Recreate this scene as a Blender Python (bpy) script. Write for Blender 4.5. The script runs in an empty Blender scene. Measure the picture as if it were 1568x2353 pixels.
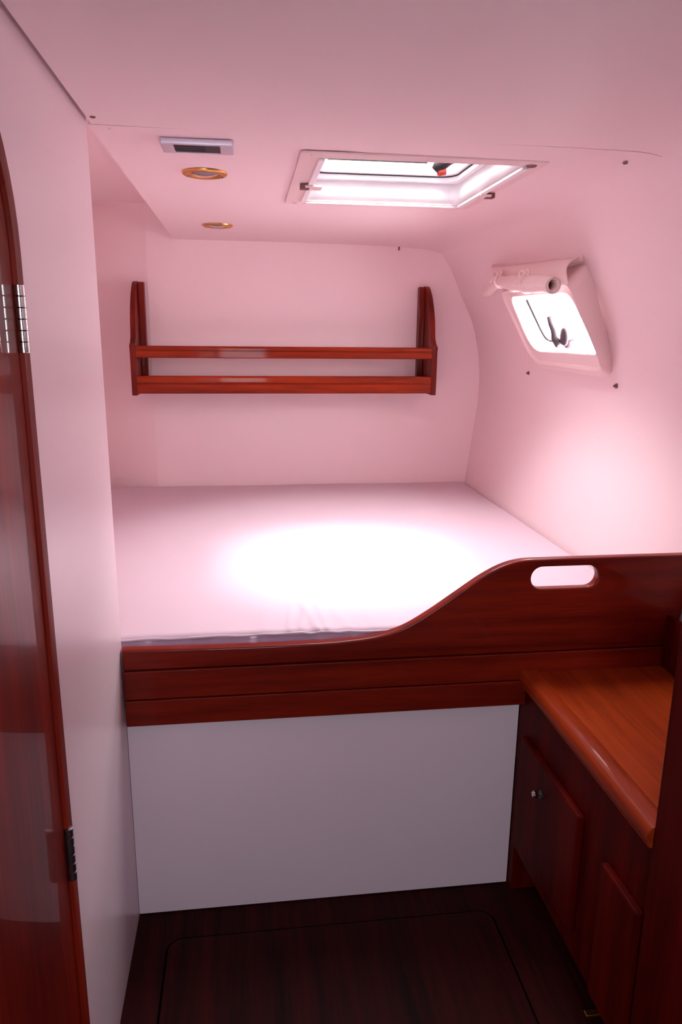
import bpy, bmesh, math, random
from mathutils import Vector, Matrix
from math import sin, cos, pi, radians

random.seed(3)
SC = bpy.context.scene
COL = SC.collection

# ------------------------------------------------------------------ camera, sky, sun, lamps, exposure
EXPOSURE = 0.27
SKY_STRENGTH = 28.0
SUN_STRENGTH = 9.0
REAR_FILL_WATTS = 12.0  # power of the added fill lamp behind the camera

F_PX, YAW, PITCH, ROLL = 1673.0, 0.13066, 0.23947, 0.00968
cam_data = bpy.data.cameras.new('camera')
cam = bpy.data.objects.new('camera', cam_data)
COL.objects.link(cam)
cam_data.sensor_fit = 'VERTICAL'
cam_data.sensor_height = 36.0
cam_data.lens = F_PX / 2353 * 36.0
cam_data.clip_start = 0.02
_f = Vector((sin(YAW) * cos(PITCH), cos(YAW) * cos(PITCH), -sin(PITCH)))
_r = Vector((cos(YAW), -sin(YAW), 0))
_u = _r.cross(_f)
_r2 = cos(ROLL) * _r + sin(ROLL) * _u
_u2 = -sin(ROLL) * _r + cos(ROLL) * _u
cam.matrix_world = Matrix(((_r2.x, _u2.x, -_f.x, 0), (_r2.y, _u2.y, -_f.y, 0), (_r2.z, _u2.z, -_f.z, 1.5), (0, 0, 0, 1)))
SC.camera = cam

SC.view_settings.view_transform = 'Standard'
SC.view_settings.look = 'None'
SC.view_settings.gamma = 1.0
SC.view_settings.use_curve_mapping = False
SC.view_settings.exposure = EXPOSURE
SC.cycles.max_bounces = 14
SC.cycles.diffuse_bounces = 8
SC.cycles.glossy_bounces = 4
SC.cycles.transparent_max_bounces = 12
SC.cycles.use_denoising = True
SC.cycles.sample_clamp_indirect = 8.0

world = bpy.data.worlds.new('sky')
SC.world = world
world.use_nodes = True
bg = world.node_tree.nodes['Background']
bg.inputs['Color'].default_value = (0.97, 0.96, 1.0, 1)
bg.inputs['Strength'].default_value = SKY_STRENGTH


def lamp(name, kind, loc, direction, **kw):
    d = bpy.data.lights.new(name, kind)
    for k, v in kw.items():
        setattr(d, k, v)
    o = bpy.data.objects.new(name, d)
    COL.objects.link(o)
    o.location = loc
    o.rotation_euler = Vector(direction).to_track_quat('-Z', 'Y').to_euler()
    return o


# hazy sun almost overhead, through the deck hatch
lamp('sun', 'SUN', (0.6, 2.0, 6), (-0.11, 0.09, -1.0), energy=SUN_STRENGTH, angle=radians(24), color=(1.0, 0.97, 0.98))
# sky guides at the two windows
p = lamp('sky_portal', 'AREA', (0.445, 2.165, 2.02), (0, 0, -1), shape='RECTANGLE', size=0.5, size_y=0.58)
p.data.cycles.is_portal = True
p = lamp('sky_portal', 'AREA', (1.22, 2.50, 1.54), (-1, 0, -0.1), shape='RECTANGLE', size=0.56, size_y=0.27)
p.data.cycles.is_portal = True
# fill lamp added behind the camera to brighten the front panel; no opening there
lamp('rear_fill', 'AREA', (-0.02, -0.90, 1.45), (0.02, 1, -0.30), shape='RECTANGLE', size=0.45, size_y=0.7,
     energy=REAR_FILL_WATTS, color=(0.84, 0.88, 1.0))


# ------------------------------------------------------------------ materials
def mat(name, color, rough=0.5, metal=0.0, coat=0.0, coat_rough=0.05, spec=0.5):
    m = bpy.data.materials.new(name)
    m.use_nodes = True
    b = m.node_tree.nodes['Principled BSDF']
    b.inputs['Base Color'].default_value = (*color, 1)
    b.inputs['Roughness'].default_value = rough
    b.inputs['Metallic'].default_value = metal
    b.inputs['Coat Weight'].default_value = coat
    b.inputs['Coat Roughness'].default_value = coat_rough
    b.inputs['Specular IOR Level'].default_value = spec
    return m


def mottled(name, c1, c2, scale=6.0, bump=0.0, bump_scale=300.0, **kw):
    m = mat(name, c1, **kw)
    nt = m.node_tree
    b = nt.nodes['Principled BSDF']
    tc = nt.nodes.new('ShaderNodeTexCoord')
    n = nt.nodes.new('ShaderNodeTexNoise')
    n.inputs['Scale'].default_value = scale
    n.inputs['Detail'].default_value = 4
    nt.links.new(tc.outputs['Object'], n.inputs['Vector'])
    mx = nt.nodes.new('ShaderNodeMix')
    mx.data_type = 'RGBA'
    mx.inputs[6].default_value = (*c1, 1)
    mx.inputs[7].default_value = (*c2, 1)
    nt.links.new(n.outputs['Fac'], mx.inputs[0])
    nt.links.new(mx.outputs[2], b.inputs['Base Color'])
    if bump:
        n2 = nt.nodes.new('ShaderNodeTexNoise')
        n2.inputs['Scale'].default_value = bump_scale
        nt.links.new(tc.outputs['Object'], n2.inputs['Vector'])
        bp = nt.nodes.new('ShaderNodeBump')
        bp.inputs['Strength'].default_value = bump
        bp.inputs['Distance'].default_value = 0.001
        nt.links.new(n2.outputs['Fac'], bp.inputs['Height'])
        nt.links.new(bp.outputs['Normal'], b.inputs['Normal'])
    return m


def wood(name, axis, dark=(0.075, 0.0025, 0.001), light=(0.24, 0.014, 0.003), coat=0.22, rough=0.45, coat_rough=0.06, spec=0.15):
    m = mat(name, light, rough=rough, coat=coat, coat_rough=coat_rough, spec=spec)
    nt = m.node_tree
    b = nt.nodes['Principled BSDF']
    tc = nt.nodes.new('ShaderNodeTexCoord')
    mp = nt.nodes.new('ShaderNodeMapping')
    s = [9.0, 9.0, 9.0]
    s['xyz'.index(axis)] = 0.55
    mp.inputs['Scale'].default_value = s
    nt.links.new(tc.outputs['Object'], mp.inputs['Vector'])
    n1 = nt.nodes.new('ShaderNodeTexNoise')
    n1.inputs['Scale'].default_value = 2.2
    n1.inputs['Detail'].default_value = 8
    n1.inputs['Roughness'].default_value = 0.62
    n1.inputs['Distortion'].default_value = 0.4
    nt.links.new(mp.outputs['Vector'], n1.inputs['Vector'])
    n2 = nt.nodes.new('ShaderNodeTexNoise')
    n2.inputs['Scale'].default_value = 14.0
    n2.inputs['Detail'].default_value = 3
    nt.links.new(mp.outputs['Vector'], n2.inputs['Vector'])
    ad = nt.nodes.new('ShaderNodeMath')
    ad.operation = 'MULTIPLY_ADD'
    ad.inputs[1].default_value = 0.3
    nt.links.new(n2.outputs['Fac'], ad.inputs[0])
    nt.links.new(n1.outputs['Fac'], ad.inputs[2])
    rp = nt.nodes.new('ShaderNodeValToRGB')
    rp.color_ramp.elements[0].position = 0.42
    rp.color_ramp.elements[0].color = (*dark, 1)
    rp.color_ramp.elements[1].position = 0.86
    rp.color_ramp.elements[1].color = (*light, 1)
    nt.links.new(ad.outputs[0], rp.inputs['Fac'])
    nt.links.new(rp.outputs['Color'], b.inputs['Base Color'])
    return m


def glass(name, tint=(1, 1, 1)):
    m = bpy.data.materials.new(name)
    m.use_nodes = True
    nt = m.node_tree
    nt.nodes.clear()
    out = nt.nodes.new('ShaderNodeOutputMaterial')
    tr = nt.nodes.new('ShaderNodeBsdfTransparent')
    tr.inputs['Color'].default_value = (*tint, 1)
    gl = nt.nodes.new('ShaderNodeBsdfGlossy')
    gl.inputs['Roughness'].default_value = 0.03
    fr = nt.nodes.new('ShaderNodeFresnel')
    fr.inputs['IOR'].default_value = 1.45
    mx = nt.nodes.new('ShaderNodeMixShader')
    nt.links.new(fr.outputs[0], mx.inputs[0])
    nt.links.new(tr.outputs[0], mx.inputs[1])
    nt.links.new(gl.outputs[0], mx.inputs[2])
    nt.links.new(mx.outputs[0], out.inputs['Surface'])
    return m


M_LINER = mottled('pink_white_liner', (0.915, 0.735, 0.747), (0.90, 0.715, 0.727), scale=3.0, bump=0.12, rough=0.55, spec=0.3)
M_WALL = mottled('pink_white_laminate', (0.87, 0.71, 0.75), (0.85, 0.69, 0.73), scale=3.0, rough=0.42, coat=0.4, coat_rough=0.2)
M_PANEL = mottled('pale_laminate', (0.84, 0.72, 0.76), (0.81, 0.69, 0.73), scale=3.0, rough=0.4, coat=0.2, coat_rough=0.2)
M_WOOD_X = wood('mahogany_along_x', 'x')
M_WOOD_Y = wood('mahogany_along_y', 'y')
M_WOOD_Z = wood('mahogany_along_z', 'z')
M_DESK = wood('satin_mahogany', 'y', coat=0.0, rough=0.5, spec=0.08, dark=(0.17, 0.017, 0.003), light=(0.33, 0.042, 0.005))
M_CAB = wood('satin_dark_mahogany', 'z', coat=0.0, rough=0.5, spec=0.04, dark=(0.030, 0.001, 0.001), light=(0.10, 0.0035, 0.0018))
M_SHELF = wood('bright_mahogany', 'x', dark=(0.13, 0.008, 0.002), light=(0.38, 0.036, 0.006), coat=0.18, spec=0.12)
M_EDGE = wood('mahogany_edging', 'y', coat=0.10, spec=0.08, dark=(0.15, 0.013, 0.003), light=(0.32, 0.038, 0.005))
M_SEAM = mat('black_seam', (0.002, 0.002, 0.002), 0.9, spec=0.0)
M_TRIM = wood('satin_mahogany_trim', 'z', coat=0.0, spec=0.12, rough=0.5)
M_DOOR = wood('varnished_mahogany_door', 'z', coat=0.32, coat_rough=0.03, spec=0.1)
M_FLOOR = wood('dark_sole_boards', 'y', dark=(0.004, 0.0005, 0.0004), light=(0.040, 0.0022, 0.0024), coat=0.0, rough=0.7, coat_rough=0.3, spec=0.12)
M_SHEET = mottled('lilac_white_sheet', (0.68, 0.54, 0.60), (0.66, 0.52, 0.58), scale=8.0, bump=0.25, bump_scale=500, rough=0.9, spec=0.1)
M_PIPING = mat('lilac_piping', (0.62, 0.47, 0.60), 0.9)
M_PLASTIC = mottled('cream_plastic', (0.86, 0.67, 0.66), (0.84, 0.65, 0.64), scale=5.0, rough=0.35)
M_WHITE = mottled('white_alloy_frame', (0.95, 0.91, 0.93), (0.93, 0.89, 0.91), scale=5.0, rough=0.35)
M_CLOTH = mottled('cream_curtain_cloth', (0.84, 0.66, 0.64), (0.80, 0.61, 0.59), scale=30.0, bump=0.4, bump_scale=700, rough=0.95, spec=0.1)
M_CHROME = mottled('chrome', (0.80, 0.80, 0.78), (0.72, 0.72, 0.70), scale=20.0, rough=0.12, metal=1.0)
M_STEEL = mottled('dull_steel', (0.30, 0.28, 0.30), (0.24, 0.22, 0.24), scale=20.0, rough=0.35, metal=1.0)
M_BRASS = mottled('brass', (0.80, 0.42, 0.12), (0.66, 0.31, 0.08), scale=60.0, rough=0.33, metal=1.0)
M_ALU = mottled('brushed_aluminium', (0.72, 0.68, 0.76), (0.66, 0.62, 0.70), scale=40.0, rough=0.38, metal=0.6)
M_BLACK = mottled('black_rubber', (0.012, 0.010, 0.012), (0.02, 0.016, 0.018), scale=20.0, rough=0.5)
M_GREY = mottled('grey_plastic', (0.09, 0.075, 0.09), (0.07, 0.055, 0.07), scale=20.0, rough=0.35)
M_LENS = mottled('smoky_lamp_glass', (0.25, 0.20, 0.20), (0.18, 0.14, 0.14), scale=30.0, rough=0.08, coat=1.0)
M_RED = mottled('red_plastic', (0.55, 0.05, 0.03), (0.45, 0.04, 0.03), scale=20.0, rough=0.3)
M_SCREW = mottled('bronze_screw', (0.22, 0.10, 0.09), (0.16, 0.07, 0.06), scale=80.0, rough=0.45, metal=0.5)
M_GLASS = glass('clear_pane')


# ------------------------------------------------------------------ mesh helpers
def link(name, me, m=None, parent=None, smooth=False, base=None):
    o = bpy.data.objects.new(name, me)
    COL.objects.link(o)
    if m:
        me.materials.clear()
        me.materials.append(m)
    if smooth:
        for pl in me.polygons:
            pl.use_smooth = True
    if parent:
        o.parent = parent
        o.matrix_parent_inverse = parent.matrix_world.inverted()
    return o


def bm_obj(name, bm, m, parent=None, smooth=False):
    bmesh.ops.recalc_face_normals(bm, faces=bm.faces)
    me = bpy.data.meshes.new(name)
    bm.to_mesh(me)
    bm.free()
    return link(name, me, m, parent, smooth)


def add_box(bm, a, b, bevel=0.0, seg=3):
    r = bmesh.ops.create_cube(bm, size=1.0)
    vs = r['verts']
    c = [(a[i] + b[i]) / 2 for i in range(3)]
    s = [abs(b[i] - a[i]) for i in range(3)]
    for v in vs:
        v.co = Vector((c[0] + v.co.x * s[0], c[1] + v.co.y * s[1], c[2] + v.co.z * s[2]))
    if bevel:
        es = list({e for v in vs for e in v.link_edges})
        bmesh.ops.bevel(bm, geom=es, offset=bevel, segments=seg, affect='EDGES', profile=0.5)


def box(name, a, b, m, parent=None, bevel=0.0, seg=3):
    bm = bmesh.new()
    add_box(bm, a, b, bevel, seg)
    return bm_obj(name, bm, m, parent)


def add_tube(bm, pts, radii, n=14, caps=True):
    pts = [Vector(q) for q in pts]
    if not hasattr(radii, '__len__'):
        radii = [radii] * len(pts)
    rings = []
    ref = None
    for i, q in enumerate(pts):
        t = (pts[min(i + 1, len(pts) - 1)] - pts[max(i - 1, 0)]).normalized()
        if ref is None:
            ref = Vector((0, 0, 1)) if abs(t.z) < 0.9 else Vector((1, 0, 0))
        a = (ref - t * ref.dot(t)).normalized()
        ref = a
        b = t.cross(a)
        rings.append([bm.verts.new(q + radii[i] * (cos(2 * pi * k / n) * a + sin(2 * pi * k / n) * b)) for k in range(n)])
    for r0, r1 in zip(rings, rings[1:]):
        for k in range(n):
            bm.faces.new((r0[k], r0[(k + 1) % n], r1[(k + 1) % n], r1[k]))
    if caps:
        bm.faces.new(rings[0][::-1])
        bm.faces.new(rings[-1])


def tube(name, pts, radii, m, parent=None, n=14, smooth=True):
    bm = bmesh.new()
    add_tube(bm, pts, radii, n)
    return bm_obj(name, bm, m, parent, smooth)


def add_lathe(bm, prof, origin, axis, n=40):
    """prof: list of (radius, height along axis)."""
    axis = Vector(axis).normalized()
    ref = Vector((1, 0, 0)) if abs(axis.x) < 0.9 else Vector((0, 1, 0))
    a = (ref - axis * ref.dot(axis)).normalized()
    b = axis.cross(a)
    o = Vector(origin)
    rings = []
    for r, h in prof:
        if r < 1e-6:
            rings.append([bm.verts.new(o + axis * h)])
        else:
            rings.append([bm.verts.new(o + axis * h + r * (cos(2 * pi * k / n) * a + sin(2 * pi * k / n) * b)) for k in range(n)])
    for r0, r1 in zip(rings, rings[1:]):
        for k in range(n):
            k2 = (k + 1) % n
            if len(r0) == 1 and len(r1) == 1:
                continue
            if len(r0) == 1:
                bm.faces.new((r0[0], r1[k2], r1[k]))
            elif len(r1) == 1:
                bm.faces.new((r0[k], r0[k2], r1[0]))
            else:
                bm.faces.new((r0[k], r0[k2], r1[k2], r1[k]))


def lathe(name, prof, origin, axis, m, parent=None, n=40, smooth=True):
    bm = bmesh.new()
    add_lathe(bm, prof, origin, axis, n)
    o = bm_obj(name, bm, m, parent, False)
    if smooth:
        shade_auto(o)
    return o


def shade_auto(o, ang=35):
    me = o.data
    for pl in me.polygons:
        pl.use_smooth = True
    me.set_sharp_from_angle(angle=radians(ang))


PLANES = {
    # local (u, v, w) -> world
    'xz': lambda c: Matrix(((1, 0, 0, 0), (0, 0, -1, c), (0, 1, 0, 0), (0, 0, 0, 1))),   # sheet at y = c
    'yz': lambda c: Matrix(((0, 0, 1, c), (1, 0, 0, 0), (0, 1, 0, 0), (0, 0, 0, 1))),    # sheet at x = c
    'xy': lambda c: Matrix(((1, 0, 0, 0), (0, 1, 0, 0), (0, 0, 1, c), (0, 0, 0, 1))),    # sheet at z = c
}


def prism_mesh(name, loops, plane, c, thick, bevel=0.0, res=3):
    """A flat outline with holes, extruded to `thick` about the plane's coordinate c (the middle), edges rounded."""
    cu = bpy.data.curves.new(name, 'CURVE')
    cu.dimensions = '2D'
    cu.fill_mode = 'BOTH'
    cu.extrude = max(thick / 2 - bevel, 1e-5)
    cu.bevel_depth = bevel
    cu.bevel_resolution = res
    cu.offset = -bevel
    for lp in loops:
        s = cu.splines.new('POLY')
        s.points.add(len(lp) - 1)
        for i, (u, v) in enumerate(lp):
            s.points[i].co = (u, v, 0, 1)
        s.use_cyclic_u = True
    ob = bpy.data.objects.new(name, cu)
    COL.objects.link(ob)
    dg = bpy.context.evaluated_depsgraph_get()
    me = bpy.data.meshes.new_from_object(ob.evaluated_get(dg))
    bpy.data.objects.remove(ob)
    bpy.data.curves.remove(cu)
    me.transform(PLANES[plane](c))
    bm = bmesh.new()
    bm.from_mesh(me)
    bmesh.ops.remove_doubles(bm, verts=bm.verts, dist=1e-5)
    bmesh.ops.recalc_face_normals(bm, faces=bm.faces)
    bm.to_mesh(me)
    bm.free()
    return me


def prism(name, loops, plane, c, thick, m, parent=None, bevel=0.0, res=3):
    o = link(name, prism_mesh(name, loops, plane, c, thick, bevel, res), m, parent)
    if bevel:
        shade_auto(o, 40)
    return o


def apply_mods(o):
    dg = bpy.context.evaluated_depsgraph_get()
    me = bpy.data.meshes.new_from_object(o.evaluated_get(dg))
    o.modifiers.clear()
    o.data = me


def cut(o, cutter_me):
    c = bpy.data.objects.new('cutter', cutter_me)
    COL.objects.link(c)
    md = o.modifiers.new('cut', 'BOOLEAN')
    md.operation = 'DIFFERENCE'
    md.solver = 'EXACT'
    md.object = c
    apply_mods(o)
    bpy.data.objects.remove(c)


def rrect(x0, y0, x1, y1, r, n=6):
    out = []
    for cx, cy, a0 in ((x1 - r, y1 - r, 0), (x0 + r, y1 - r, 90), (x0 + r, y0 + r, 180), (x1 - r, y0 + r, 270)):
        for k in range(n + 1):
            a = radians(a0 + 90 * k / n)
            out.append((cx + r * cos(a), cy + r * sin(a)))
    return out


def catmull(pts, n=6):
    P = [Vector(q) for q in pts]
    out = []
    for i in range(len(P) - 1):
        p0, p1, p2, p3 = P[max(i - 1, 0)], P[i], P[i + 1], P[min(i + 2, len(P) - 1)]
        for k in range(n):
            t = k / n
            out.append(0.5 * ((2 * p1) + (p2 - p0) * t + (2 * p0 - 5 * p1 + 4 * p2 - p3) * t * t + (3 * p1 - p0 - 3 * p2 + p3) * t ** 3))
    out.append(P[-1])
    return out


def loft(bm, rings, closed=True):
    vr = [[bm.verts.new(q) for q in r] for r in rings]
    n = len(rings[0])
    for a, b in zip(vr, vr[1:]):
        for k in range(n if closed else n - 1):
            k2 = (k + 1) % n
            bm.faces.new((a[k], a[k2], b[k2], b[k]))
    return vr


def thing(name, label, cat, loc, group=None):
    o = bpy.data.objects.new(name, None)
    COL.objects.link(o)
    o.empty_display_size = 0.05
    o.location = loc
    o.matrix_world = Matrix.Translation(loc)
    o['label'] = label
    o['category'] = cat
    if group:
        o['group'] = group
    return o


def tag(o, label, cat, group=None):
    o['label'] = label
    o['category'] = cat
    if group:
        o['group'] = group
    return o


def struct(o, label=None):
    o['kind'] = 'structure'
    if label:
        o['label'] = label
    return o


# ------------------------------------------------------------------ measures of the cabin (metres)
XL = -0.309          # white bulkhead with the door
YF = 1.678           # front of the berth
YB = 3.58            # far bulkhead
ZC = 1.910           # lining above the berth

PROF_A = [(0.30, 1.911), (0.70, 1.905), (0.91, 1.887), (0.966, 1.845), (1.012, 1.766), (1.049, 1.686), (1.11, 1.564), (1.145, 1.439),
          (1.161, 1.312), (1.16, 1.183), (1.14, 1.007), (1.113, 0.77), (1.07, 0.55), (0.95, -0.02)]
PROF_B = [(0.30, 1.911), (0.80, 1.908), (0.95, 1.898), (1.02, 1.86), (1.06, 1.79), (1.09, 1.69), (1.128, 1.564), (1.15, 1.439),
          (1.161, 1.312), (1.16, 1.183), (1.14, 1.007), (1.113, 0.77), (1.07, 0.55), (0.95, -0.02)]
SA, SB = catmull(PROF_A, 6), catmull(PROF_B, 6)


def hull_pt(i, y):
    t = max(0.0, min(1.0, (y - 1.69) / (YB - 1.69)))
    q = SB[i].lerp(SA[i], t)
    return Vector((q.x, y, q.y))


def hull_x(y, z):
    for i in range(len(SA) - 1):
        a, b = hull_pt(i, y), hull_pt(i + 1, y)
        if a.z >= z >= b.z and a.z > b.z and a.x > 0.85:
            return a.x + (b.x - a.x) * (a.z - z) / (a.z - b.z)
    return 1.1


# ------------------------------------------------------------------ the room shell
# hull side: skin from the knee of the ceiling down to the floor
ys = [-1.05, -0.4, 0.3, 1.0, 1.69] + [1.69 + (3.66 - 1.69) * k / 16 for k in range(1, 17)]
I0 = 12                                # where the ceiling hands over to the hull side
bm = bmesh.new()
rings = [[hull_pt(i, y) if y <= YB else Vector((hull_pt(i, YB).x, y, hull_pt(i, YB).z)) for i in range(I0, len(SA))] for y in ys]
loft(bm, rings, closed=False)
me = bpy.data.meshes.new('wall_right')
bmesh.ops.recalc_face_normals(bm, faces=bm.faces)
bm.faces.ensure_lookup_table()
if sum(f.normal.x for f in bm.faces) < 0:
    bmesh.ops.reverse_faces(bm, faces=bm.faces)
bm.to_mesh(me)
bm.free()
wr = struct(link('wall_right', me, M_LINER), 'curved pink white hull side with the small porthole')
md = wr.modifiers.new('thick', 'SOLIDIFY')
md.thickness = 0.035
md.offset = 1.0
apply_mods(wr)
PORT_HOLE = [(2.262, 1.455), (2.285, 1.43), (2.74, 1.425), (2.80, 1.46), (2.845, 1.62), (2.82, 1.645), (2.33, 1.64), (2.29, 1.62)]
cut(wr, prism_mesh('c', [PORT_HOLE], 'yz', 1.12, 0.5))
shade_auto(wr, 30)

# lining above the berth, solid, with the hatch opening
bm = bmesh.new()
yc = [1.692] + [1.692 + (3.66 - 1.692) * k / 16 for k in range(1, 17)]
lower = lambda y: [Vector((XL, y, 1.913))] + [Vector((XL + 0.06 * k, y, 1.9125)) for k in range(1, 10)] + [hull_pt(i, min(y, YB)) * 1 for i in range(0, I0 + 1)]
rings = []
for y in yc:
    low = lower(y)
    for q in low:
        q.y = y
    rings.append(low + [Vector((low[-1].x + 0.06, y, 2.06)), Vector((XL, y, 2.06))])
vr = loft(bm, rings, closed=True)
bm.faces.new(vr[0][::-1])
bm.faces.new(vr[-1])
ce = struct(bm_obj('ceiling', bm, M_LINER), 'pale lining above the berth with hatch and lamps')
cut(ce, prism_mesh('c', [rrect(0.185, 1.855, 0.70, 2.475, 0.03)], 'xy', 1.95, 0.5))
shade_auto(ce, 30)

# headliner panel nearer the camera; its far edge makes a thin open joint that closes in the middle
edge = catmull([(-0.300, 1.680), (-0.22, 1.682), (-0.12, 1.688), (0.1, 1.6905), (0.4, 1.6905), (0.6, 1.689), (0.80, 1.684), (0.90, 1.682), (0.97, 1.691)], 5)


def edge_y(x):
    for a, b in zip(edge, edge[1:]):
        if a.x <= x <= b.x:
            return a.y + (b.y - a.y) * (x - a.x) / (b.x - a.x)
    return edge[-1].y


low0 = [Vector((-0.300 + 0.05 * k, 0, 1.9115)) for k in range(0, 12)] + [hull_pt(i, 1.0) for i in range(0, I0 + 1)]
bm = bmesh.new()
rings = []
for k in range(9):
    t = k / 8
    r_ = [Vector((q.x, -1.02 + (edge_y(q.x) + 1.02) * t, q.z - 0.0004)) for q in low0]
    yl = r_[-1].y
    rings.append(r_ + [Vector((low0[-1].x + 0.05, yl, 2.055)), Vector((low0[0].x, r_[0].y, 2.055))])
vr = loft(bm, rings)
bm.faces.new(vr[0][::-1])
bm.faces.new(vr[-1])
cn = struct(bm_obj('ceiling', bm, M_LINER), 'plain pink grey headliner panel nearest the camera')
shade_auto(cn, 30)
# deck above everything, hatch curb opening left free
struct(prism('roof_deck', [[(-1.0, -1.2), (1.3, -1.2), (1.3, 3.8), (-1.0, 3.8)], rrect(0.15, 1.82, 0.735, 2.51, 0.03)], 'xy', 2.105, 0.03, M_LINER),
       'deck above the cabin')

# bulkhead on the left with the arched doorway
arch = [(0.551, -0.02), (1.106, -0.02)]
arch += [(1.106 - 0.25 + 0.25 * cos(radians(a)), 1.605 + 0.25 * sin(radians(a))) for a in range(0, 91, 9)]
arch += [(0.801 - 0.25 * sin(radians(a)), 1.605 + 0.25 * cos(radians(a))) for a in range(0, 91, 9)]
WT = 0.036
wl = struct(prism('wall_left', [[(-1.0, -0.02), (YF + 0.0145, -0.02), (YF + 0.0145, 2.09), (-1.0, 2.09)], arch], 'yz', XL - WT / 2, WT, M_WALL, bevel=0.0175, res=7),
            'white bulkhead beside the arched mahogany door')
# end of the berth recess behind the bulkhead
bm = bmesh.new()
add_box(bm, (-0.86, YF - 0.03, 0.0), (-0.82, 3.75, 2.09))
add_box(bm, (-0.86, YF - 0.02, 0.0), (XL - WT + 0.004, YF + 0.002, 2.09))
struct(bm_obj('wall_left', bm, M_LINER), 'hidden end of the berth recess')

# far bulkhead; its left strip turns slightly away
bm = bmesh.new()
plan = [(1.30, YB), (-0.434, YB), (-0.84, YB + 0.085), (-0.84, YB + 0.14), (1.30, YB + 0.14)]
lo = [bm.verts.new((x, y, 0.0)) for x, y in plan]
hi = [bm.verts.new((x, y, 2.09)) for x, y in plan]
for k in range(5):
    bm.faces.new((lo[k], lo[(k + 1) % 5], hi[(k + 1) % 5], hi[k]))
bm.faces.new(lo[::-1])
bm.faces.new(hi)
struct(bm_obj('wall_back', bm, M_LINER), 'pale far bulkhead behind the bookshelf')
# recess ceiling, a little higher than the lining
struct(box('ceiling', (-0.86, YF - 0.02, 2.062), (XL + 0.02, 3.75, 2.092), M_LINER), 'higher ceiling strip over the left end of the berth')

# wall behind the camera and the sole
struct(box('wall_front', (-0.40, -1.06, -0.02), (1.3, -1.0, 2.09), M_CAB), 'bulkhead behind the camera')
struct(box('floor', (-0.9, -1.06, -0.06), (1.3, 3.7, -0.004), M_FLOOR), 'very dark mahogany cabin sole')

# ------------------------------------------------------------------ door
door = struct(thing('door_1', 'varnished mahogany door in the arched doorway of the white bulkhead', 'door', (XL, 0.83, 0)))
del door['category']


def arch_loop(y0, y1, top, r, z0=0.0, n=12):
    out = [(y0, z0), (y1, z0)]
    for k in range(n + 1):
        a = radians(90 * k / n)
        out.append((y1 - r + r * cos(a), top - r + r * sin(a)))
    for k in range(n + 1):
        a = radians(90 + 90 * k / n)
        out.append((y0 + r + r * cos(a), top - r + r * sin(a)))
    return out


prism('door_leaf', [arch_loop(0.572, 1.0855, 1.835, 0.235)], 'yz', XL - 0.013, 0.022, M_DOOR, door, bevel=0.002)
dfr = prism('door_frame', [arch_loop(0.540, 1.114, 1.862, 0.256), arch_loop(0.568, 1.0875, 1.8365, 0.2365, -0.05)], 'yz', XL - 0.012, 0.032, M_TRIM, door)
md = dfr.modifiers.new('round', 'BEVEL')
md.width = 0.003
md.segments = 3
md.limit_method = 'ANGLE'
md.angle_limit = radians(50)
apply_mods(dfr)
shade_auto(dfr, 40)
box('leak_blocker', (XL - 0.048, 0.48, 0.0), (XL - 0.0365, 1.16, 1.92), M_BLACK, door)  # unseen black plate added behind the door to stop sky light leaking through
for z0, z1, m in ((1.470, 1.562, M_CHROME), (0.607, 0.706, M_STEEL)):
    bm = bmesh.new()
    n = 6
    for k in range(n):
        a, b = z0 + (z1 - z0) * k / n, z0 + (z1 - z0) * (k + 1) / n
        add_lathe(bm, [(0, a), (0.0055, a), (0.0075, a + 0.001), (0.0075, b - 0.001), (0.0055, b), (0, b)], (XL + 0.0035, 1.090, 0), (0, 0, 1), 20)
    h = bm_obj('hinge', bm, m, door)
    shade_auto(h)

# ------------------------------------------------------------------ berth: panel, planks, leeboard
berth = thing('berth', 'built-in berth with white front panel and mahogany leeboard across the cabin', 'bed', (0.4, 2.6, 0))
box('base_panel', (XL + 0.0005, YF, 0.0), (0.702, YF + 0.02, 0.60), M_PANEL, berth)
box('bed_platform', (-0.815, 1.70, 0.56), (1.055, 3.57, 0.598), M_PANEL, berth)
top = [(-0.305, 0.767), (-0.15, 0.7635), (0.024, 0.762), (0.14, 0.762), (0.225, 0.7645), (0.313, 0.774), (0.378, 0.794), (0.443, 0.832), (0.508, 0.877),
       (0.572, 0.921), (0.626, 0.948), (0.675, 0.959), (0.74, 0.9605), (0.9, 0.961), (1.134, 0.961)]
tp = [(q.x, q.y) for q in catmull(top, 5)]
slot = rrect(0.6985, 0.8825, 0.8755, 0.941, 0.029, 8)
lee = prism('leeboard', [tp[::-1] + [(-0.305, 0.713), (hull_x(1.66, 0.713) - 0.002, 0.713), (hull_x(1.66, 0.84) - 0.002, 0.84)], slot], 'xz', 1.664, 0.028, M_WOOD_X, berth, bevel=0.0055, res=3)
for z0, z1, xr in ((0.6355, 0.710, 1.086), (0.5645, 0.6325, 1.070)):
    box('plank', (-0.305, 1.651, z0), (xr, 1.677, z1), M_WOOD_X, berth, bevel=0.003)

# ------------------------------------------------------------------ mattress
NX, NY = 60, 60
X0, X1, Y0, Y1, ZB = -0.80, 1.100, 1.694, 3.574, 0.60


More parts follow.
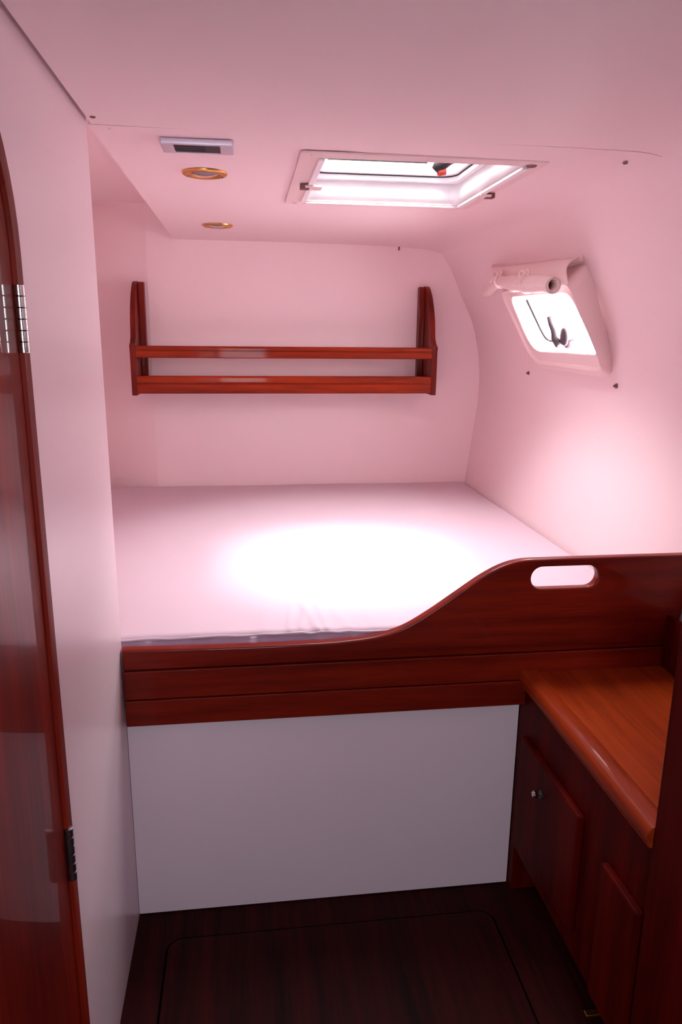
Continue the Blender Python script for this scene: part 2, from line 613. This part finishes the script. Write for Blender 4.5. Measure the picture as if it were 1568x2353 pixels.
def mat_top(x, y):
    u = (x - X0) / (X1 - X0)
    v = (y - Y0) / (Y1 - Y0)
    z = 0.769 + 0.010 * (1 - (2 * u - 1) ** 2) * (1 - (2 * v - 1) ** 4) + (0.016 - 0.008 * u) * (1 - v)
    fade = math.exp(-max(0, y - 1.78) * 9)
    for xc, w, h, sl in ((0.095, 0.008, 0.0022, 0.10), (0.125, 0.010, 0.0030, 0.16), (0.165, 0.011, 0.0045, -0.16), (0.19, 0.009, 0.0035, -0.06),
                         (0.245, 0.014, 0.002, -0.2), (0.03, 0.02, 0.0012, 0.1), (0.32, 0.02, 0.0013, -0.1)):
        z += 1.3 * h * fade * math.exp(-((x - xc - sl * (y - 1.70)) / w) ** 2)
    z += 0.0012 * sin(9 * x + 3 * y) * sin(5 * y + 2)
    return z


bm = bmesh.new()
R = 0.014


def ease(k, n):
    return k / n


xs_ = sorted(set([X0 + R * (1 - cos(pi / 2 * k / 5)) for k in range(6)] + [X1 - R * (1 - cos(pi / 2 * k / 5)) for k in range(6)] +
                 [X0 + R + (X1 - X0 - 2 * R) * k / 420 for k in range(421)]))
ys_ = sorted(set([Y0 + R * (1 - cos(pi / 2 * k / 5)) for k in range(6)] + [Y1 - R * (1 - cos(pi / 2 * k / 5)) for k in range(6)] +
                 [Y0 + R + (Y1 - Y0 - 2 * R) * k / 80 for k in range(81)]))


def rnd(d):
    return R - math.sqrt(max(0, R * R - (R - min(d, R)) ** 2))


grid = []
for y in ys_:
    row = []
    for x in xs_:
        dx = min(x - X0, X1 - x)
        dy = min(y - Y0, Y1 - y)
        z = mat_top(x, y) - min(R, rnd(dx) * 0.7 + rnd(dy) * 0.8)
        row.append(bm.verts.new((x, y, z)))
    grid.append(row)
for a, b in zip(grid, grid[1:]):
    for k in range(len(xs_) - 1):
        bm.faces.new((a[k], a[k + 1], b[k + 1], b[k]))
border = grid[0][:] + [r[-1] for r in grid[1:]] + grid[-1][-2::-1] + [r[0] for r in grid[-2:0:-1]]
low = [bm.verts.new((v.co.x - (0.030 if v.co.x > X1 - 1e-6 else 0), v.co.y, ZB)) for v in border]
n = len(border)
for k in range(n):
    bm.faces.new((border[k], border[(k + 1) % n], low[(k + 1) % n], low[k]))
bm.faces.new(low)
mt = bm_obj('mattress', bm, M_SHEET)
shade_auto(mt, 50)
tag(mt, 'thick mattress under a smooth pale lilac sheet filling the berth', 'mattress')
pts = [(X0 + 0.02 + (X1 - X0 - 0.04) * k / 80, Y0 + 0.001 + 0.0012 * sin(k * 1.7), mat_top(X0 + (X1 - X0) * k / 80, Y0) - 0.0095 + 0.0010 * sin(k * 0.9)) for k in range(81)]
tube('piping', pts, 0.0035, M_SHEET, mt, n=8)
# the darker side band of the cover under the seam
bm = bmesh.new()
rr = []
for k in range(61):
    x = X0 + 0.01 + (X1 - X0 - 0.05) * k / 60
    b = 0.0015 * sin(k * 0.8) + 0.001 * sin(k * 2.3)
    rr.append([Vector((x, Y0 - 0.0015 - b * 0.4, mat_top(x, Y0) - 0.012)), Vector((x, Y0 - 0.004 - b, 0.70)), Vector((x, Y0 - 0.002, 0.61)),
               Vector((x, Y0 + 0.004, 0.61)), Vector((x, Y0 + 0.004, 0.745))])
vr = loft(bm, rr)
bm.faces.new(vr[0][::-1])
bm.faces.new(vr[-1])
sb = bm_obj('side_band', bm, M_PIPING, mt, True)
sb['label'] = 'darker lilac side band of the mattress cover'

# ------------------------------------------------------------------ bookshelf on the far bulkhead
shelf = thing('bookshelf', 'empty mahogany bookshelf with two rails on the far bulkhead', 'shelf', (0.19, YB, 1.226))
side = [(3.578, 1.226), (3.362, 1.226)] + [(q.x, q.y) for q in catmull([(3.360, 1.23), (3.360, 1.432), (3.363, 1.447), (3.385, 1.462), (3.405, 1.486),
        (3.414, 1.52), (3.423, 1.56), (3.444, 1.609), (3.476, 1.66), (3.515, 1.70), (3.55, 1.722), (3.578, 1.727)], 4)][1:]
for xm in (-0.489, 0.873):
    prism('side_panel', [side], 'yz', xm, 0.024, M_WOOD_Z, shelf, bevel=0.004)


def rail(name, prof, x0, x1, m, parent):
    bm = bmesh.new()
    vr = loft(bm, [[Vector((x0, y, z)) for y, z in prof], [Vector((x1, y, z)) for y, z in prof]])
    bm.faces.new(vr[0][::-1])
    bm.faces.new(vr[1])
    o = bm_obj(name, bm, m, parent)
    shade_auto(o, 30)
    return o


def moulded(z0, z1, zg, yf, t):
    pr = [(yf + t, z0), (yf + 0.003, z0), (yf, z0 + 0.003), (yf, zg - 0.004), (yf + 0.0035, zg - 0.002), (yf + 0.0035, zg + 0.001)]
    zc = z1 - 0.009
    pr += [(yf - 0.001, zg + 0.003)]
    for k in range(7):
        a = radians(90 * k / 6)
        pr.append((yf + 0.008 - 0.009 * cos(a), zc + 0.009 * sin(a)))
    pr += [(yf + t - 0.004, z1), (yf + t, z1 - 0.004)]
    return pr


rail('rail', moulded(1.391, 1.443, 1.424, 3.365, 0.020), -0.477, 0.861, M_SHELF, shelf)
rail('rail', moulded(1.234, 1.3125, 1.279, 3.366, 0.020), -0.477, 0.861, M_SHELF, shelf)
box('bottom_shelf', (-0.477, 3.386, 1.238), (0.861, 3.578, 1.256), M_SHELF, shelf)
for x0, x1 in ((-0.477, -0.449), (0.832, 0.861)):
    box('cleat', (x0, 3.540, 1.256), (x1, 3.578, 1.722), M_WOOD_Z, shelf, bevel=0.003)

# ------------------------------------------------------------------ porthole window in the hull side
win = struct(thing('window_1', 'small rounded porthole window in the hull side', 'window', (1.15, 2.5, 1.38)))
del win['category']


def face_x(z, off=0.0):
    return 0.985 + off + (1.67 - z) * 0.42


def smooth_loop(poly, r, n=5):
    """round the corners of a polygon given as (a, b) pairs; r may be a list"""
    out = []
    m_ = len(poly)
    for i in range(m_):
        rr_ = r[i] if hasattr(r, '__len__') else r
        p0, p1, p2 = Vector(poly[i - 1]), Vector(poly[i]), Vector(poly[(i + 1) % m_])
        a = p1 + (p0 - p1).normalized() * rr_
        b = p1 + (p2 - p1).normalized() * rr_
        for k in range(n + 1):
            t = k / n
            out.append(((1 - t) ** 2 * a + 2 * t * (1 - t) * p1 + t * t * b))
    return out


base_l = smooth_loop([(3.06, 1.690), (2.840, 1.375), (2.235, 1.375), (2.235, 1.48), (2.285, 1.750)], [0.05, 0.08, 0.06, 0.05, 0.03])
base_l = smooth_loop([(2.90, 1.700), (2.83, 1.378), (2.212, 1.368), (2.275, 1.730)], [0.05, 0.07, 0.065, 0.04])
face_l = smooth_loop([(2.855, 1.668), (2.745, 1.392), (2.165, 1.386), (2.230, 1.662)], [0.045, 0.075, 0.06, 0.035])
lip_l = smooth_loop([(2.835, 1.657), (2.735, 1.412), (2.176, 1.406), (2.238, 1.652)], [0.045, 0.075, 0.05, 0.03])
open_l = smooth_loop([(2.785, 1.642), (2.722, 1.446), (2.190, 1.446), (2.262, 1.634)], [0.045, 0.075, 0.032, 0.05])
mid_b = [(0.55 * a + 0.45 * b) for a, b in zip(base_l, face_l)]
bm = bmesh.new()
P3 = lambda lp, off=0.0: [Vector((face_x(q.y, off), q.x, q.y)) for q in lp]
hb = [Vector((hull_x(q.x, q.y) + 0.006, q.x, q.y)) for q in base_l]
hbm = [h.lerp(f_, 0.85) for h, f_ in zip(hb, P3(face_l))]
lip2 = [l.lerp(o_, 0.12) for l, o_ in zip(face_l, open_l)]
rings = [hb, hbm, P3(lip2, 0.000), P3([l.lerp(o_, 0.3) for l, o_ in zip(face_l, open_l)], 0.004), P3([l.lerp(o_, 0.36) for l, o_ in zip(face_l, open_l)], 0.008), P3([l.lerp(o_, 0.94) for l, o_ in zip(face_l, open_l)], 0.008), P3(open_l, 0.011),
         [q + Vector((0, 0.04, 0)) for q in P3(open_l, 0.05)]]
rings.append([Vector((hull_x(q.x, q.y) + 0.04, q.x + 0.06, q.y)) for q in open_l])
loft(bm, rings)
fr = bm_obj('frame', bm, M_PLASTIC, win)
shade_auto(fr, 40)
# pane and the gasket of the outer opening part
pane_c = Vector((2.47, 1.545))
big = [pane_c + (q - pane_c) * 1.06 for q in open_l]
bm = bmesh.new()
bm.faces.new([bm.verts.new(q + Vector((0, 0.055, 0))) for q in P3(big, 0.095)])
bm_obj('pane', bm, M_GLASS, win)
gl = catmull([(2.735, 1.632), (2.722, 1.60), (2.703, 1.555), (2.688, 1.52), (2.672, 1.497), (2.650, 1.486), (2.622, 1.482)], 4)
tube('gasket', [(face_x(q.y, 0.055), q.x, q.y) for q in gl], 0.0045, M_BLACK, win, n=8)
# latch
lat = link('latch', bpy.data.meshes.new('latch'), None, win)
bm = bmesh.new()
add_lathe(bm, [(0, -0.035), (0.027, -0.032), (0.031, -0.028), (0.031, -0.020), (0.015, -0.014), (0.013, 0.0), (0.013, 0.03)], (face_x(1.50, 0.05), 2.430, 1.502), (1, -0.12, 0.1), 24)
bm_obj('knob', bm, M_GREY, lat, True)
bm = bmesh.new()
add_lathe(bm, [(0, -0.02), (0.02, -0.02), (0.022, -0.01), (0.022, 0.025), (0, 0.03)], (face_x(1.475, 0.05), 2.462, 1.482), (1, 0, 0.2), 24)
add_tube(bm, [(face_x(1.48, 0.02), 2.475, 1.474), (face_x(1.49, 0.018), 2.495, 1.492), (face_x(1.51, 0.02), 2.500, 1.52), (face_x(1.54, 0.02), 2.503, 1.545), (face_x(1.56, 0.024), 2.510, 1.566)],
         [0.017, 0.016, 0.012, 0.010, 0.009], 12)
bm_obj('lever', bm, M_GREY, lat, True)
for yy, zz in ((2.66, 1.419), (2.25, 1.413)):
    lathe('screw', [(0, -0.004), (0.004, -0.0035), (0.006, -0.001), (0.006, 0.004)], (face_x(zz, 0.008), yy, zz), (1, 0, 0.42), M_PLASTIC, win, 12)

# ------------------------------------------------------------------ rolled-up curtain above the porthole
cur = thing('rolled_curtain', 'cream cloth curtain rolled up and tied above the porthole', 'curtain', (1.02, 2.6, 1.70))
# batten along the hull
bat = [(hull_x(y, z) - 0.010, y, z) for y, z in ((2.285, 1.738), (2.5, 1.745), (2.75, 1.756), (3.02, 1.772))]
tube('batten', bat, 0.010, M_PLASTIC, cur, n=10)
# cloth from the batten to behind the roll, with the loose corner at the near end
bm = bmesh.new()
rr = []
NYC = 26
for k in range(NYC + 1):
    t = k / NYC
    ya = 2.272 + (3.00 - 2.272) * t
    yb_ = 2.195 + (2.80 - 2.195) * t
    za = 1.742 + 0.028 * t
    zb_ = 1.652 + 0.042 * t
    top_ = Vector((hull_x(ya, za) - 0.022, ya, za))
    bot_ = Vector((0.972 + 0.012 * t, yb_, zb_))
    row = []
    for j in range(7):
        s = j / 6
        q = top_.lerp(bot_, s)
        q.x -= 0.020 * sin(pi * s) + 0.004 * sin(9 * t + 4 * s)
        q.z += 0.010 * sin(pi * s)
        row.append(q)
    rr.append(row)
loft(bm, rr, closed=False)
cl = bm_obj('cloth', bm, M_CLOTH, cur, True)
md = cl.modifiers.new('thick', 'SOLIDIFY')
md.thickness = 0.003
apply_mods(cl)
# the roll
path = catmull([(0.955, 2.258, 1.654), (0.952, 2.33, 1.662), (0.950, 2.42, 1.668), (0.954, 2.53, 1.674), (0.960, 2.64, 1.684), (0.966, 2.735, 1.696), (0.970, 2.80, 1.700),
                (0.975, 2.86, 1.694), (0.985, 2.93, 1.686), (0.995, 3.02, 1.678), (1.0, 3.06, 1.676)], 5)
radk = [0.0265, 0.0275, 0.0285, 0.0275, 0.026, 0.022, 0.020, 0.021, 0.024, 0.026, 0.010]
rad = [q.x for q in catmull([(r_, 0) for r_ in radk], 5)]
bm = bmesh.new()
add_tube(bm, path, rad, 22, caps=False)
# spiral layers at the near end
d0 = (path[0] - path[1]).normalized()
u0 = Vector((0, 0, 1)) - d0 * d0.z
u0.normalize()
v0 = d0.cross(u0)
spi = [[], []]
for k in range(61):
    a = 2 * pi * 1.9 * k / 60
    r_ = 0.0265 - 0.0085 * k / 60
    q = path[0] + r_ * (cos(a) * u0 + sin(a) * v0 * 0.92)
    spi[0].append(q + d0 * 0.001)
    spi[1].append(q - d0 * 0.07)
loft(bm, spi, closed=False)
for v in bm.verts:
    nz = sin(v.co.y * 55) * 0.0012 + sin(v.co.y * 23 + v.co.z * 80) * 0.0014
    v.co.z += nz
    v.co.x += nz * 0.6
ro = bm_obj('roll', bm, M_CLOTH, cur, True)
md = ro.modifiers.new('thick', 'SOLIDIFY')
md.thickness = 0.0025
apply_mods(ro)
for o_ in (cl, ro):
    for pl in o_.data.polygons:
        pl.use_smooth = True
# tie tapes with small bows
for (cx, cy, cz, rr0) in ((0.952, 2.47, 1.671, 0.0295), (0.969, 2.79, 1.700, 0.0225)):
    bm = bmesh.new()
    ring = [(cx + rr0 * cos(2 * pi * k / 20), cy, cz + rr0 * sin(2 * pi * k / 20)) for k in range(21)]
    add_tube(bm, ring, 0.004, 8)
    tz = cz + rr0
    for s in (-1, 1):
        lp = [(cx - 0.004, cy, tz), (cx - 0.012, cy + s * 0.022, tz + 0.014), (cx - 0.012, cy + s * 0.040, tz + 0.012), (cx - 0.014, cy + s * 0.034, tz - 0.004), (cx - 0.006, cy, tz - 0.002)]
        add_tube(bm, catmull(lp, 4), 0.0042, 8)
        add_tube(bm, catmull([(cx - 0.006, cy, tz), (cx - 0.02, cy + s * 0.014, tz - 0.008), (cx - 0.034, cy + s * 0.024, tz - 0.026)], 4), 0.0036, 8)
    bm_obj('tie', bm, M_CLOTH, cur, True)

# ------------------------------------------------------------------ deck hatch in the lining
hat = struct(thing('window_2', 'square deck hatch in the lining above the berth', 'window', (0.445, 2.165, ZC)))
del hat['category']
fl_o = rrect(0.138, 1.822, 0.742, 2.515, 0.012)
fl_i = rrect(0.200, 1.872, 0.690, 2.455, 0.020)
prism('trim_ring', [fl_o, fl_i], 'xy', 1.9085, 0.005, M_PLASTIC, hat, bevel=0.002)
# stepped well up to the deck
prism('well', [rrect(0.184, 1.854, 0.702, 2.476, 0.035), rrect(0.197, 1.868, 0.690, 2.458, 0.030)], 'xy', 1.94, 0.066, M_WHITE, hat)
prism('well', [rrect(0.150, 1.820, 0.735, 2.512, 0.06), rrect(0.214, 1.885, 0.674, 2.440, 0.055, 8)], 'xy', 1.979, 0.016, M_WHITE, hat, bevel=0.003)
prism('well', [rrect(0.150, 1.820, 0.735, 2.512, 0.06), rrect(0.224, 1.895, 0.664, 2.430, 0.06, 8)], 'xy', 2.004, 0.030, M_WHITE, hat, bevel=0.003)
prism('well', [rrect(0.152, 1.822, 0.733, 2.508, 0.06), rrect(0.190, 1.86, 0.70, 2.47, 0.06, 8)], 'xy', 2.07, 0.098, M_WHITE, hat)
prism('gasket', [rrect(0.212, 1.883, 0.676, 2.442, 0.056, 8), rrect(0.2165, 1.8875, 0.6715, 2.4375, 0.053, 8)], 'xy', 1.9885, 0.003, M_BLACK, hat)
prism('pane', [rrect(0.20, 1.87, 0.69, 2.46, 0.05)], 'xy', 2.024, 0.006, M_GLASS, hat)
# lip along the near edge, dark underneath
box('seal', (0.255, 2.285, 2.002), (0.556, 2.330, 2.016), M_BLACK, hat)
# inner screen rail on the right with its clips, a smaller one on the left
for name, a, b in (('screen_rail', (0.690, 1.874, 1.899), (0.706, 2.452, 1.906)), ('screen_rail', (0.184, 1.874, 1.900), (0.200, 2.452, 1.906))):
    box(name, a, b, M_WHITE, hat, bevel=0.002)
box('screen_rail', (0.200, 2.455, 1.900), (0.690, 2.468, 1.906), M_WHITE, hat, bevel=0.002)
for x0, x1, yy in ((0.176, 0.224, 2.185), (0.684, 0.724, 2.225)):
    bm = bmesh.new()
    add_box(bm, (x0, yy - 0.022, 1.894), (x1, yy + 0.022, 1.900), 0.002)
    bm_obj('clip', bm, M_PLASTIC, hat)
    xa = x0 if x0 < 0.4 else x1
    box('catch', (xa - 0.013, yy - 0.012, 1.892), (xa + 0.013, yy + 0.014, 1.907), M_SCREW, hat, bevel=0.002)
for xx, yy in ((0.175, 1.845), (0.708, 1.862), (0.175, 2.49), (0.70, 2.49)):
    lathe('screw', [(0, -0.004), (0.010, -0.003), (0.014, 0.0), (0.014, 0.003)], (xx, yy, 1.9055), (0, 0, 1), M_SCREW if (yy < 2 and xx > 0.5) else M_PLASTIC, hat, 16)
# handle hanging under the pane
hd = link('handle', bpy.data.meshes.new('handle'), None, hat)
HX, HY, HZ = 0.575, 2.12, 1.985
bm = bmesh.new()
add_lathe(bm, [(0, 0.04), (0.026, 0.04), (0.026, 0.015), (0.018, 0.0), (0.018, -0.012), (0, -0.014)], (HX + 0.02, HY, HZ), (0, 0, 1), 24)
add_lathe(bm, [(0, 0.0), (0.016, 0.0), (0.018, 0.01), (0.016, 0.06), (0, 0.065)], (HX + 0.025, HY, HZ - 0.003), (1, 0.1, 0.12), 20)
bm_obj('boss', bm, M_STEEL, hd, True)
bm = bmesh.new()
add_tube(bm, [(HX + 0.012, HY, HZ - 0.004), (HX - 0.008, HY + 0.004, HZ - 0.012), (HX - 0.03, HY + 0.012, HZ - 0.03), (HX - 0.04, HY + 0.016, HZ - 0.042)], [0.019, 0.019, 0.018, 0.013], 14)
bm_obj('lever', bm, M_BLACK, hd, True)
bm = bmesh.new()
add_lathe(bm, [(0, -0.014), (0.008, -0.013), (0.011, -0.008), (0.011, 0.010), (0, 0.013)], (HX - 0.022, HY + 0.012, HZ - 0.044), (1, 0, 0.25), 18)
rb = bm_obj('button', bm, M_RED, hd, True)
rb['label'] = 'red release button'

# ------------------------------------------------------------------ lamps in the lining
fx = thing('ceiling_light', 'slim silver rectangular light with dark slot on the lining', 'light', (-0.095, 1.78, ZC))
prism('housing', [rrect(-0.174, 1.762, -0.015, 1.848, 0.004), rrect(-0.146, 1.770, -0.045, 1.840, 0.002)], 'xy', 1.9055, 0.013, M_ALU, fx, bevel=0.002)
box('slot', (-0.1465, 1.7695, 1.9005), (-0.0445, 1.8405, 1.912), M_BLACK, fx)
for yy in (1.787, 1.805, 1.822):
    box('louvre', (-0.146, yy - 0.002, 1.8995), (-0.078, yy + 0.002, 1.902), M_BLACK, fx)


def downlight(y, label):
    t = thing('downlight', label, 'light', (-0.095, y, ZC), 'brass downlights in the lining')
    c = (-0.095, y, 1.9115)
    lathe('bezel', [(0.036, 0.0), (0.037, -0.0015), (0.041, -0.0045), (0.049, -0.0065), (0.056, -0.006), (0.0585, -0.004), (0.0595, 0.0)], c, (0, 0, 1), M_BRASS, t, 48)
    lathe('lens', [(0, -0.0085), (0.018, -0.0075), (0.030, -0.0045), (0.0375, -0.001), (0.0375, 0.002)], c, (0, 0, 1), M_LENS, t, 40)
    for a in (20, 160, 270):
        lathe('screw', [(0, -0.0015), (0.002, -0.0013), (0.003, 0.0), (0.003, 0.003)], (c[0] + 0.049 * cos(radians(a)), c[1] + 0.049 * sin(radians(a)), c[2] - 0.0062), (0, 0, 1), M_SCREW, t, 12)
    return t


downlight(2.115, 'larger looking brass downlight nearest the silver light')
downlight(3.085, 'brass downlight furthest back, near the far bulkhead')

# ------------------------------------------------------------------ worktop, cabinet and locker on the right
wt = thing('worktop', 'mahogany worktop with a rounded raised edge running from the leeboard', 'worktop', (0.9, 1.34, 0.62))
box('board', (0.7362, 1.027, 0.628), (1.086, 1.6505, 0.656), M_DESK, wt)
pr = [(0.730, 0.624), (0.690, 0.624)]
for k in range(9):
    a = radians(-90 + 20 + 160 * k / 8)
    pr.append((0.6985 - 0.0155 * cos(a) * 1.0, 0.6455 + 0.0205 * sin(a)))
pr += [(0.712, 0.6675), (0.726, 0.6665), (0.7315, 0.663), (0.7325, 0.656)]
bm = bmesh.new()
vr = loft(bm, [[Vector((x, 1.6505, z)) for x, z in pr], [Vector((x, 1.0275, z)) for x, z in pr]])
bm.faces.new(vr[0][::-1])
bm.faces.new(vr[1])
e = bm_obj('edging', bm, M_EDGE, wt)
shade_auto(e, 35)
e['label'] = 'rounded front edging'

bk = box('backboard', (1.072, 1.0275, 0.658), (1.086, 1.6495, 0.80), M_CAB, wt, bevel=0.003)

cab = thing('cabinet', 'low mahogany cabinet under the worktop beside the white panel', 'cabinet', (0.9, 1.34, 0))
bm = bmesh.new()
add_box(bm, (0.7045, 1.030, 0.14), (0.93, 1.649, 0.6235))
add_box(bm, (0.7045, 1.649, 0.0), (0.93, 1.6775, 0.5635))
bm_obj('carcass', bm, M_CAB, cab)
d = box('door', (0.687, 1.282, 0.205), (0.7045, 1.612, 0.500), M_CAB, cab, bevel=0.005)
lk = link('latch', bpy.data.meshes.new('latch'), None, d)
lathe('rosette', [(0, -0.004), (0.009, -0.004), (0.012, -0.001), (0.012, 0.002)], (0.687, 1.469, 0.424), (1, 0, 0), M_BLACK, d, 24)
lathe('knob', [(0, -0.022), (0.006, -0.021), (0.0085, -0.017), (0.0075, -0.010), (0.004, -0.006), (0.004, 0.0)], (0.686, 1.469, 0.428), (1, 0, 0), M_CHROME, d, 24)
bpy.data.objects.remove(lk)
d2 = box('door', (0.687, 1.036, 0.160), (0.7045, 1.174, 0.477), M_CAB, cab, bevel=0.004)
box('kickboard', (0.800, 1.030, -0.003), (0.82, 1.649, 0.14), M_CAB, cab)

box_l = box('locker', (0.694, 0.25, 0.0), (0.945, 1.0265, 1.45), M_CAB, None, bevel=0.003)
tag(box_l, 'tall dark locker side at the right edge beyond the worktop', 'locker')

# ------------------------------------------------------------------ floor hatch and its seam
fh = prism('floor_hatch', [rrect(-0.222, 0.45, 0.62, 1.580, 0.035)], 'xy', -0.001, 0.006, M_FLOOR, None, bevel=0.0015)
tag(fh, 'dark lift-out floor hatch with rounded corners in front of the berth', 'floor hatch')
ga = struct(prism('trim_1', [rrect(-0.2275, 0.445, 0.6255, 1.5855, 0.040), rrect(-0.2225, 0.4495, 0.6205, 1.5805, 0.035)], 'xy', -0.0035, 0.003, M_SEAM))
ga['label'] = 'black seam round the floor hatch'

fl = box('floor_catch', (0.738, 1.250, -0.004), (0.782, 1.266, 0.002), M_BRASS, None, bevel=0.002)
tag(fl, 'tiny brass catch in the dark floor at the foot of the cabinet', 'catch')

# ------------------------------------------------------------------ small fittings
for y, z, lab in ((2.921, 1.352, 'small dark snap stud under the far end of the porthole'), (2.188, 1.350, 'small dark snap stud below the near end of the porthole')):
    x = hull_x(y, z)
    o = lathe('snap_stud', [(0.007, 0.002), (0.008, -0.002), (0.006, -0.005), (0.004, -0.006), (0.004, -0.010), (0, -0.011)], (x, y, z), (1, 0, 0), M_SCREW, None, 16)
    tag(o, lab, 'stud', 'snap studs under the porthole')
for x, y, z, lab, m in ((-0.287, 1.626, 1.9108, 'dark screw head in the headliner corner by the bulkhead', M_SCREW), (-0.268, 1.715, 1.9128, 'pale screw cap in the lining corner by the bulkhead', M_PLASTIC),
                        (0.905, 1.772, 1.900, 'dark screw head in the lining near the hull side', M_SCREW)):
    o = lathe('screw', [(0.006, 0.002), (0.006, -0.0005), (0.004, -0.002), (0, -0.0025)], (x, y, z), (0, 0, 1), m, None, 16)
    tag(o, lab, 'screw', 'screws in the headliner')
o = box('small_hook', (0.731, 3.570, 1.888), (0.738, 3.581, 1.916), M_SCREW, None, bevel=0.001)
tag(o, 'tiny dark hook at the top of the far bulkhead', 'hook')
